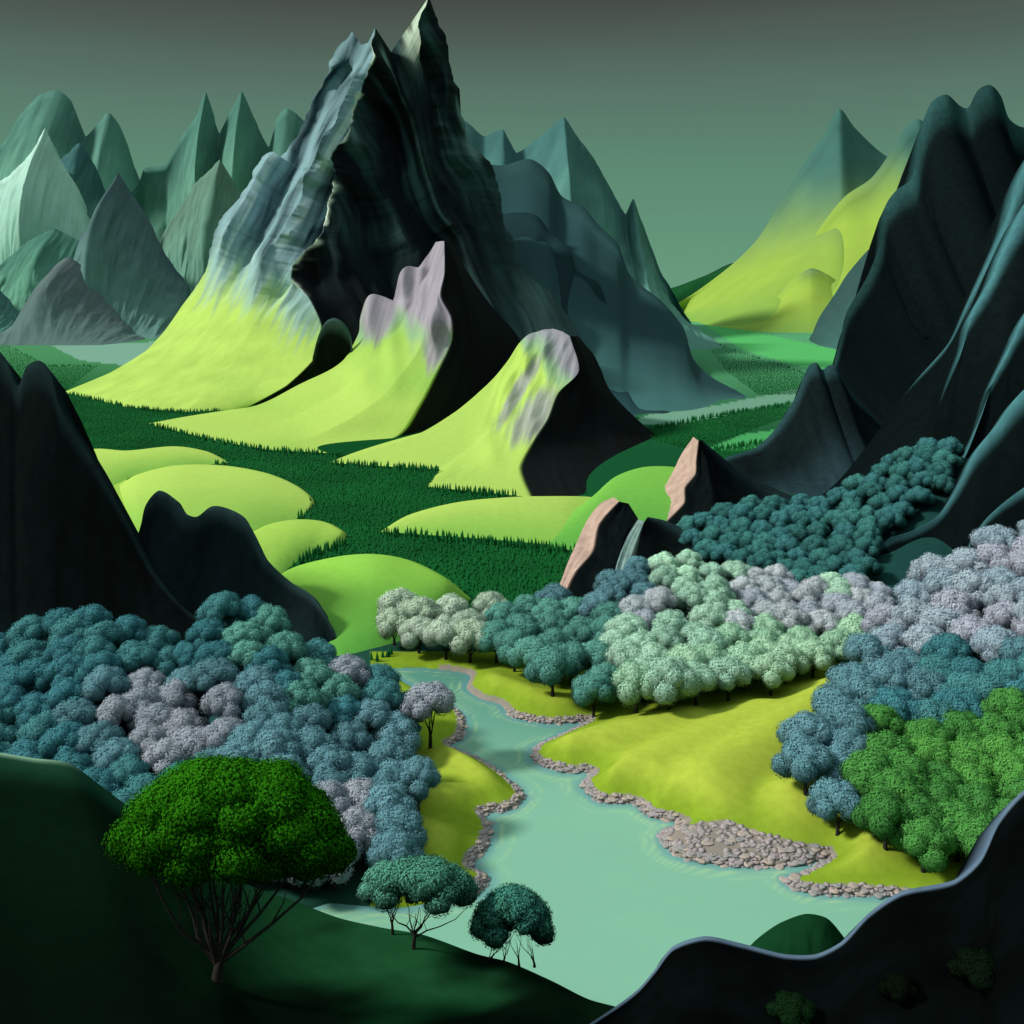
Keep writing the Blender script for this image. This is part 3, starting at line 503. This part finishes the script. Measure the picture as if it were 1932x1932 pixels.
# ------------------------------------------------------------ broadleaf trees
def ico(sub):
    bm=bmesh.new(); bmesh.ops.create_icosphere(bm,subdivisions=sub,radius=1); v=np.array([x.co[:] for x in bm.verts]); f=np.array([[a.index for a in p.verts] for p in bm.faces]); bm.free(); return v,f
IV,IF=ico(2)
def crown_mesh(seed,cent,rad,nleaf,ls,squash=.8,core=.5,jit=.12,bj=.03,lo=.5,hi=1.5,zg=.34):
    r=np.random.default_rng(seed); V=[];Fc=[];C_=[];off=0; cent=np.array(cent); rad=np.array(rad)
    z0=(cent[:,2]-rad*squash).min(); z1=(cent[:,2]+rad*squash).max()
    def hg(z): return (1-zg)+zg*2*np.clip((z-z0)/(z1-z0),0,1)  # tone rises with height: light top, dark underside in the colour
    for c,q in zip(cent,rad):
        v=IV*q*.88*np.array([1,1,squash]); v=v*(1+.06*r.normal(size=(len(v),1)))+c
        V.append(v);Fc.append(IF+off);C_.append(core*hg(v[:,2])[:,None]*np.ones(3)); off+=len(v)  # lobe cores darkened in colour so gaps read as shade
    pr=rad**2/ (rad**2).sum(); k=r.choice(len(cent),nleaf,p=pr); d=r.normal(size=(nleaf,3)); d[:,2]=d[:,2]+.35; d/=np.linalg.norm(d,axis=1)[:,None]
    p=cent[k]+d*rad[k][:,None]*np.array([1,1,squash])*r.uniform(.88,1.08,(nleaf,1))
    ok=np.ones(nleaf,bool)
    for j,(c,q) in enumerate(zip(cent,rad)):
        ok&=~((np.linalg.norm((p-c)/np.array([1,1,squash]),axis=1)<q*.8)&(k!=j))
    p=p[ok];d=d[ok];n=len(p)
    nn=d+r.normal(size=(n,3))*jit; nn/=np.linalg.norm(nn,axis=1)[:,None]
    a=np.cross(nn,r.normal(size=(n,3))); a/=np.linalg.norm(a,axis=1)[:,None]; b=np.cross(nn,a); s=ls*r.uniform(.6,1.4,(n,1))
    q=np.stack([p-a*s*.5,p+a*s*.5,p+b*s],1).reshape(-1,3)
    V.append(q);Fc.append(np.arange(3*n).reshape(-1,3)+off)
    br=(lo+(hi-lo)*ss(-.4,1,d[:,2])+r.uniform(-bj,bj*1.3,n))*hg(p[:,2]); C_.append(np.repeat(br,3)[:,None]*np.ones(3))  # leaf tops brightened, undersides darkened in vertex colour, as shading
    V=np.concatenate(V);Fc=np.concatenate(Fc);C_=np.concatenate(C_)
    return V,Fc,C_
def dome_lobes(seed,n,a,c,r0,r1):
    r=np.random.default_rng(seed); P=[];R=[]
    for i in range(n):
        th=i*2.399963+r.uniform(-.25,.25); f=math.sqrt((i+.3)/n); z=math.sqrt(max(0,1-f*f))
        q=r.uniform(r0,r1); P.append((math.cos(th)*f*a*(1-q*.4),math.sin(th)*f*a*(1-q*.4),c*z)); R.append(q*a)
    return P,R
CR=[];CROWN=[]
for s in range(7):
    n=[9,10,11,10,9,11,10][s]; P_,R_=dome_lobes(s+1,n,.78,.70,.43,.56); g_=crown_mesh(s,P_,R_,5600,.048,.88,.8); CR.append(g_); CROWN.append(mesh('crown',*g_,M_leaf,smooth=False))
def tube(paths):
    V=[];Q=[];off=0;K=6
    for pts,rad in paths:
        pts=np.array(pts,float); n=len(pts); t=np.gradient(pts,axis=0); t/=np.linalg.norm(t,axis=1)[:,None]+1e-9
        up=np.array([.31,.87,.13]); a=np.cross(t,up); a/=np.linalg.norm(a,axis=1)[:,None]+1e-9; b=np.cross(t,a); ang=np.linspace(0,2*math.pi,K,endpoint=False)
        ring=pts[:,None]+(a[:,None]*np.cos(ang)[None,:,None]+b[:,None]*np.sin(ang)[None,:,None])*np.array(rad)[:,None,None]
        V.append(ring.reshape(-1,3))
        for i in range(n-1):
            for j in range(K): Q.append((off+i*K+j,off+i*K+(j+1)%K,off+(i+1)*K+(j+1)%K,off+(i+1)*K+j))
        off+=n*K
    return np.concatenate(V),np.array(Q)
def branching(seed,h,spread,nl,r0,tw=3,fork=.25,dx=0,sag=.06):
    r=np.random.default_rng(seed); trunk=[(0,0,-h*.08),(0,0,0),(dx*.1,0,h*fork*.6),(dx*.25,0,h*fork)]; paths=[(trunk,[r0*1.7,r0*1.25,r0,r0*.85])]; br=[]
    for i in range(nl):
        th=i*2.4+r.uniform(-.3,.3); f=(.2+.8*((i+.5)/nl)); s=np.array([dx*.2*r.random(),0,h*fork*r.uniform(.5,1.)]); e=np.array([math.cos(th)*spread[0]*f+dx,math.sin(th)*spread[1]*f,h*(1.08-.15*f)])
        ctl=[s]; 
        for tt,zz in ((.25,-.03),(.5,-.09),(.75,-.07)):
            ctl.append(s*(1-tt)+e*tt+np.array([0,0,h*zz*f*sag/.06])+r.normal(size=3)*h*.022)
        ctl.append(e); q=r0*.5; br.append((ctl,[q,q*.8,q*.62,q*.45,q*.28]))
        for k in range(tw):
            b0=ctl[1+k%3]; e2=b0+np.array([r.normal()*spread[0]*.18,r.normal()*spread[1]*.2,h*r.uniform(.22,.38)]); br.append(([b0,(b0+e2)/2+r.normal(size=3)*h*.02,e2],[q*.4,q*.28,q*.15]))
    return paths,br
tp,tb=branching(3,1.0,(.55,.55),4,.07,1,.35); tv,tq=tube(tp+tb); TRUNK=mesh('trunk',tv,tq,None,M_bark)
def stand(key,x,y):
    if key=='g':
        X=W(np.array([float(x)]),np.array([float(y)]),gD(y)); z,_=ground_z(X[:,0],X[:,1]); return np.array([X[0,0],X[0,1],z[0]])
    p,q=SURF[key]; i=np.argmin((q[:,0]-x)**2+(q[:,1]-y)**2); p=p[i].copy()
    if key in('mid','left','right'):
        z,_=ground_z(p[:1],p[1:2]); p[2]=max(p[2],z[0])
    return p
PAL={'teal':['#3f757f','#3b6f77','#44787c'],'dark teal':['#3a6d70','#356564','#3d726f'],'slate':['#58808a','#5e8590','#537983'],'lavender':['#8d939e','#9297a1','#888f9b'],'sage':['#98b9a6','#a0c0ac','#8fb2a0'],'pale green':['#92b69c','#9bbca1','#8bb096'],'pale lilac':['#a0a8ae','#a8aeb4','#989fab'],'cream green':['#a3b5a0','#a9b9a8','#98ab9a'],'jade':['#548a80','#50837a','#5a9084'],'green':['#447c3c','#3d7238','#4e8840'],'blue grey':['#8799a6','#93a0ab','#9a9dab']}
SPECS=[]
def tree(pos,r,kind,label,group): SPECS.append((np.array(pos),r,kind,label,group))
def forest(key,poly,sp,r,kindf,where,seed):
    rg=np.random.default_rng(seed); poly=np.array(poly,float); x0,y0=poly.min(0); x1,y1=poly.max(0); pts=[]
    for _ in range(12000):
        x=rg.uniform(x0,x1); y=rg.uniform(y0,y1)
        if not pip(poly,np.array([x]),np.array([y]))[0]: continue
        s=sp(x,y)
        if all(((x-a)/s)**2+((y-b)/(s*.60))**2>1 for a,b in pts): pts.append((x,y))
    for x,y in pts:
        k=kindf(x,y,rg); p=stand(key,x,y)
        R=r(x,y)*sp(x,y)*p[1]/F*rg.uniform(.92,1.06)
        tree(p,R,k,f'{k} coloured round crowned tree in {where}',f'{k} coloured trees in {where}')
def kl(x,y,rg):
    d=((x-330)/170)**2+((y-1410)/75)**2
    if d<1 or (560<x<720 and 1560<y): return 'lavender'
    if 640<x and 1230<y<1330: return 'lavender'
    if x>480 and y>1400 or d<1.7: return 'slate'
    if x>380 and fbm(x/120.,y/90.,2)>.15: return 'jade'
    return 'teal'
forest('left',[(-40,1270),(0,1262),(110,1212),(200,1200),(250,1240),(330,1262),(385,1180),(450,1185),(520,1220),(600,1285),(690,1305),(745,1345),(775,1395),(765,1440),(760,1540),(745,1600),(790,1680),(700,1700),(600,1705),(450,1690),(300,1640),(150,1560),(0,1500),(-40,1500)],lambda x,y:49+(y-1200)*.03,lambda x,y:1.0,kl,'the forest on the left river bank',1)
def km(x,y,rg):
    if x<930: return 'cream green'
    if x<1160 and y>1190: return 'jade'
    if x<1230 and y<1190: return 'slate'
    f=fbm(x/110.+5,y/60.,2)
    if y<1235: return 'pale lilac' if f>-.05 else 'sage'
    return 'pale green' if x>1380 or f>.15 else 'sage'
forest('mid',[(695,1248),(760,1212),(840,1195),(920,1188),(1010,1195),(1100,1170),(1200,1100),(1280,1090),(1400,1115),(1500,1135),(1600,1138),(1675,1150),(1690,1275),(1600,1300),(1500,1328),(1360,1362),(1240,1390),(1150,1384),(1060,1352),(960,1316),(920,1290),(880,1266)],lambda x,y:38+(y-1150)*.07,lambda x,y:1.06,km,'the forest on the far river bank',2)
forest('rear',[(1290,1030),(1400,985),(1530,975),(1620,945),(1700,895),(1760,870),(1815,872),(1800,920),(1765,965),(1720,995),(1660,1020),(1635,1060),(1640,1120),(1500,1120),(1400,1090),(1290,1060)],lambda x,y:30,lambda x,y:1.08,lambda x,y,rg:'dark teal','the dark forest below the right cliffs',3)
def kr(x,y,rg):
    if y>1390+(1932-x)*.2 and x>1620: return 'green'
    if y>1270: return 'slate' if x<1680 or fbm(x/100.,y/100.,2)>0 else 'teal'
    return 'blue grey'
forest('right',[(1655,1240),(1700,1165),(1750,1125),(1870,1075),(1960,1030),(1990,1700),(1800,1690),(1690,1690),(1600,1630),(1490,1575),(1490,1520),(1590,1400),(1640,1300)],lambda x,y:47+(y-1000)*.03,lambda x,y:1.02,kr,'the grove at the right edge',4)
tree(stand('g',812,1446),6.6,'lavender','lavender tree leaning over the river bend on the left bank',None)
tree(stand('g',790,1575),4.8,'slate','slate coloured tree standing on the yellow left bank',None)
tree(stand('left',735,1560),4.6,'slate','slate tree with bare trunk at the edge of the left forest',None)
def inview(s):
    q=proj(s[0]); r=s[1]/s[0][1]*F*1.1; return -r<q[0]<1932+r
SPECS=[s for s in SPECS if inview(s)]
SPECS.sort(key=lambda s:-s[1]/s[0][1]-(s[4] is None)*9)
gV=[];gF=[];gC=[];off=0
for idx,(pos,r,kind,label,group) in enumerate(SPECS):
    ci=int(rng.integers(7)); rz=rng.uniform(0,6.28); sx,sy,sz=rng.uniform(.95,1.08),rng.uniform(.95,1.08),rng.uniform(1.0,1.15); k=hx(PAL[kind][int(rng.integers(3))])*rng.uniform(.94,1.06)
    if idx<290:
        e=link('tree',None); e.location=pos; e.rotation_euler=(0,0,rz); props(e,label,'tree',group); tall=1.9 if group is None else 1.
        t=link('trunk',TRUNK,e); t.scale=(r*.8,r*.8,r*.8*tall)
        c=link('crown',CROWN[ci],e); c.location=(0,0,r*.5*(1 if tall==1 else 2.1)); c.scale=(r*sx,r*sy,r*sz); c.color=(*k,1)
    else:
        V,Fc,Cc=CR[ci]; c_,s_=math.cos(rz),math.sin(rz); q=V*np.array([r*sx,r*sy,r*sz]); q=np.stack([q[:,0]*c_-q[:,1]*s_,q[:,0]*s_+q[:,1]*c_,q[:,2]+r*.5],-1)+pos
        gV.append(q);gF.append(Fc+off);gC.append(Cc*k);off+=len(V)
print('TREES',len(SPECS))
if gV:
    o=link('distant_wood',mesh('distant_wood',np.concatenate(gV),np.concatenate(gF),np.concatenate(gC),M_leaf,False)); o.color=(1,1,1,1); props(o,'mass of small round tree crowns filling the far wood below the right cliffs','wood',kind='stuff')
# featured trees
def feature(x,y,crown_c,cw,ch,nl,leafn,ls,col,label,seed,key='fg',nlimb=12,r0=.4,fork=.25,stems=1,dep=.5,under=.45,lr=(.2,.3),tw=2,sk=0.,zj=0.,core=.35,sag=.06,fill=0):
    p=stand(key,x,y); D=p[1]; k=D/F; e=link('tree',None); e.location=p; props(e,label,'tree'); r=np.random.default_rng(seed+5)
    cxo=(crown_c[0]-x)*k; czo=H-(crown_c[1]-HY)*k-p[2]; a=cw/2*k; c=ch/2*k
    P_,R_=dome_lobes(seed,nl,1,.75,*lr)
    for i in range(fill):
        th=r.uniform(0,6.28); f=math.sqrt(r.random())*.75; P_.append((math.cos(th)*f,math.sin(th)*f,r.uniform(.15,.55)*math.sqrt(1-f*f))); R_.append(r.uniform(lr[0],lr[1]))
    P_=np.array(P_); tx=P_[:,0].copy(); ty=P_[:,1].copy(); P_[:,0]=P_[:,0]*a+cxo; P_[:,1]*=a*dep; P_[:,2]=(P_[:,2]*1.9-under-sk*tx+r.uniform(-zj,zj,len(P_)))*c+czo+np.maximum(-ty,0)*a*dep*.55; R_=np.array(R_)*min(a,c*1.7)*.95
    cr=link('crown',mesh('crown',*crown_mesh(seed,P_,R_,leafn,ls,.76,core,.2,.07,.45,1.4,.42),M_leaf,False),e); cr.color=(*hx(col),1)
    for s in range(stems):
        so=(s-(stems-1)/2)*a*.4; hh=czo-c*.15
        tpp,tbb=branching(seed+s,hh,(a*.95/stems**.6,a*dep*.7/stems**.6),nlimb,r0,tw,fork,cxo-so*.6,sag)
        v,q=tube(tpp); t=link('trunk',mesh('trunk',v,q,None,M_bark),e); t.location=(so,0,0)
        v,q=tube(tbb); b=link('branches',mesh('branches',v,q,None,M_bark),t)
feature(410,1852,(442,1584),430,250,80,110000,.22,'#28640f','large vivid green spreading tree with many bare limbs on the dark foreground hill',11,nlimb=15,r0=.48,fork=.15,dep=.36,under=.55,lr=(.2,.30),sk=.08,zj=.08,core=.3,sag=.09,tw=3,fill=26)
feature(782,1790,(800,1692),200,105,24,18000,.2,'#4a8470','flat topped teal green tree at the crest of the foreground hill',21,nlimb=6,r0=.22,fork=.35,dep=.5,under=.5,lr=(.32,.44),tw=1,zj=.1)
feature(742,1764,(735,1682),110,90,14,9000,.2,'#528a78','small teal green tree left of the flat topped tree on the foreground crest',31,nlimb=4,r0=.17,fork=.35,dep=.6,under=.5,lr=(.32,.44),tw=1)
feature(968,1818,(970,1752),146,122,30,18000,.2,'#3a7465','dark teal bushy tree with four thin stems nearest the river at the foreground crest',41,nlimb=3,r0=.12,stems=4,dep=.6,under=.5,lr=(.34,.44),tw=1)
def bush(x,y,r,label,col='#173018'):
    p=stand('fgr',x,y); o=link('bush',CROWN[int(rng.integers(7))]); o.location=p; o.scale=(r,r,r*.8); o.color=(*hx(col),1); props(o,label,'bush')
bush(1495,1925,2.6,'dark bush at the bottom edge on the black foreground hill','#0f2210'); bush(1700,1880,2.0,'faint small bush on the black foreground hill','#080f08'); bush(1850,1850,3.0,'faint bush near the lower right corner','#0a140b')
# ------------------------------------------------------------ conifers
def cone_geo(h,r,k=6):
    V=[];Fc=[]
    for j,(z0,z1,rr) in enumerate(((.05,.6,1.),(.4,1.,.62))):
        o=len(V); V.append((0,0,z1*h))
        for i in range(k):
            a=i*2*math.pi/k+j*.5; q=r*rr*(1 if i%2 else .78); V.append((math.cos(a)*q,math.sin(a)*q,z0*h))
        for i in range(k): Fc.append((o,o+1+i,o+1+(i+1)%k))
    return np.array(V),np.array(Fc)
EX=[[(120,740),(250,770),(350,779),(460,774),(545,732),(600,690),(600,500),(300,600)],[(277,800),(412,834),(500,850),(640,858),(750,825),(830,700),(800,600),(600,680),(480,765)],[(620,874),(830,888),(806,920),(1000,940),(1130,935),(1290,890),(1100,700),(950,680)],
 [(120,880),(170,848),(330,842),(430,873),(385,880),(245,907),(200,960)],[(225,915),(260,895),(330,878),(420,878),(500,892),(560,918),(588,945),(575,972),(530,998),(400,1060),(240,1000)],[(420,1040),(500,992),(560,980),(610,985),(645,1003),(652,1022),(580,1052),(545,1078),(450,1150)],[(490,1140),(535,1080),(620,1053),(700,1045),(770,1058),(840,1092),(888,1132),(760,1240),(540,1290)],[(716,1005),(770,972),(860,948),(960,938),(1060,936),(1130,938),(1150,945),(1100,1042),(1060,1038),(870,1019)],[(1050,990),(1120,935),(1160,900),(1210,882),(1330,890),(1320,1050),(1100,1050)]]
REG=[([(90,752),(130,745),(620,690),(780,800),(900,900),(1300,930),(1130,950),(1045,1130),(1000,1170),(700,1260),(640,1250),(500,1100),(120,830)],1.),([(0,645),(90,690),(230,690),(120,745),(90,790),(0,760)],.8),([(1190,818),(1330,788),(1490,762),(1490,785),(1380,826),(1300,850)],1.),([(1310,605),(1580,612),(1580,636),(1400,632)],.6),([(1325,640),(1400,665),(1510,700),(1540,730),(1500,745),(1430,745),(1370,700)],.8),([(1330,850),(1400,838),(1470,832),(1440,860),(1350,870)],.8)]
pts=[]
for poly,sc in REG:
    pa=np.array(poly,float); x0,y0=pa.min(0); x1,y1=pa.max(0); y=y0
    while y<y1:
        f=(y-540)/500; st=max(1.4,3.2*f); n_=int((x1-x0)/max(2.,4.0*f)); xs=np.linspace(x0,x1,n_)+rng.uniform(-1,1,n_)*7*f; ys=y+rng.uniform(-.5,.5,n_)*st
        m=pip(poly,xs,ys); up=~pip(poly,xs,ys-9*f)
        for ex in EX: m&=~pip(ex,xs,ys); up|=pip(ex,xs,ys-9*f)
        for a,b,q in zip(xs[m],ys[m],up[m]): pts.append((a,b,sc,q))
        y+=st
pts=np.array(pts,float); P=W(pts[:,0],pts[:,1],gD(pts[:,1])); ed=pts[:,3]>0
hs=np.where(ed,rng.uniform(3.2,4.6,len(pts)),rng.uniform(1.3,1.7,len(pts)))*np.clip(pts[:,2],.6,1)
keep=~(ed&(rng.random(len(pts))<.5)); P=P[keep]; hs=hs[keep]; ed=ed[keep]
rad=np.where(ed,.9,hs*.55)
pxh=hs/P[:,1]; order=np.argsort(-pxh); big=order[:280]; rest=order[280:]
cv,cf=cone_geo(1,1.); k=len(cv)
sc3=np.stack([rad,rad,hs],-1)
V=(P[rest][:,None]+cv[None]*sc3[rest][:,None,:]).reshape(-1,3); V[:,2]-=.1
Fc=(cf[None]+(np.arange(len(rest))*k)[:,None,None]).reshape(-1,3)
o=link('conifer_forest',mesh('conifer_forest',V,Fc,None,M_conifer,False)); props(o,'dense dark green conifer forest filling the valley floor between the meadow hills','forest',kind='stuff')
cm=mesh('conifer_tree',cv,cf,None,M_conifer,False)
for i in big:
    o=link('conifer_tree',cm); o.location=P[i]; o.scale=sc3[i]; o.rotation_euler=(0,0,rng.uniform(0,6)); props(o,'small dark green conifer in the near part of the valley forest','tree','conifers in the near part of the valley forest')
# ------------------------------------------------------------ world, sun, camera
sd=np.array([-.78,-.12,.62]); sd/=np.linalg.norm(sd)
w=bpy.data.worlds.new('World'); S.world=w; w.use_nodes=True; t=w.node_tree; N=t.nodes.new; L=t.links.new; bg=t.nodes['Background']
sky=N('ShaderNodeTexSky'); sky.sky_type='NISHITA'; sky.sun_disc=False; sky.sun_elevation=math.asin(sd[2]); sky.sun_rotation=math.atan2(sd[0],sd[1])
tc=N('ShaderNodeTexCoord'); sp=N('ShaderNodeSeparateXYZ'); L(tc.outputs['Generated'],sp.inputs[0])
mp=N('ShaderNodeMapping'); mp.inputs['Scale'].default_value=(1.5,1.5,14); L(tc.outputs['Generated'],mp.inputs[0])
no=N('ShaderNodeTexNoise'); no.inputs['Scale'].default_value=1.6; no.inputs['Detail'].default_value=3; L(mp.outputs[0],no.inputs['Vector'])
ma=N('ShaderNodeMath'); ma.operation='MULTIPLY_ADD'; ma.inputs[1].default_value=.03; L(no.outputs['Fac'],ma.inputs[0]); L(sp.outputs['Z'],ma.inputs[2])
cr=N('ShaderNodeValToRGB'); L(ma.outputs[0],cr.inputs[0]); R=cr.color_ramp
st=[(0.0,'#6a9b80'),(0.05,'#629478'),(0.13,'#5b8770'),(0.2,'#577264'),(0.25,'#4d5a50'),(0.29,'#43473f')]
R.elements[0].position=0; R.elements[0].color=(*hx(st[0][1]),1); R.elements[1].position=1; R.elements[1].color=(.55,.68,.66,1)
for p_,c_ in st[1:]:
    e=R.elements.new(p_); e.color=(*hx(c_),1)
e=R.elements.new(.45); e.color=(.22,.28,.27,1)
mx=N('ShaderNodeVectorMath'); mx.operation='MULTIPLY_ADD'; mx.inputs[1].default_value=(.0015,.002,.0018); L(sky.outputs[0],mx.inputs[0]); L(cr.outputs[0],mx.inputs[2])
L(mx.outputs[0],bg.inputs['Color']); bg.inputs['Strength'].default_value=1
from mathutils import Vector
ld=bpy.data.lights.new('sun','SUN'); ld.energy=3.5; ld.angle=math.radians(9); ld.color=(1,.98,.9); lo=bpy.data.objects.new('sun',ld); COL.objects.link(lo); lo.rotation_euler=Vector(sd).to_track_quat('Z','Y').to_euler()
cd=bpy.data.cameras.new('camera'); co=bpy.data.objects.new('camera',cd); COL.objects.link(co); co.location=(0,0,H); co.rotation_euler=(math.pi/2,0,0); cd.lens=36; cd.sensor_width=36; cd.shift_y=-(0.5-HY/1932); cd.clip_end=90000; cd.clip_start=1
S.camera=co
S.view_settings.view_transform='Standard'; S.view_settings.look='None'; S.view_settings.exposure=0
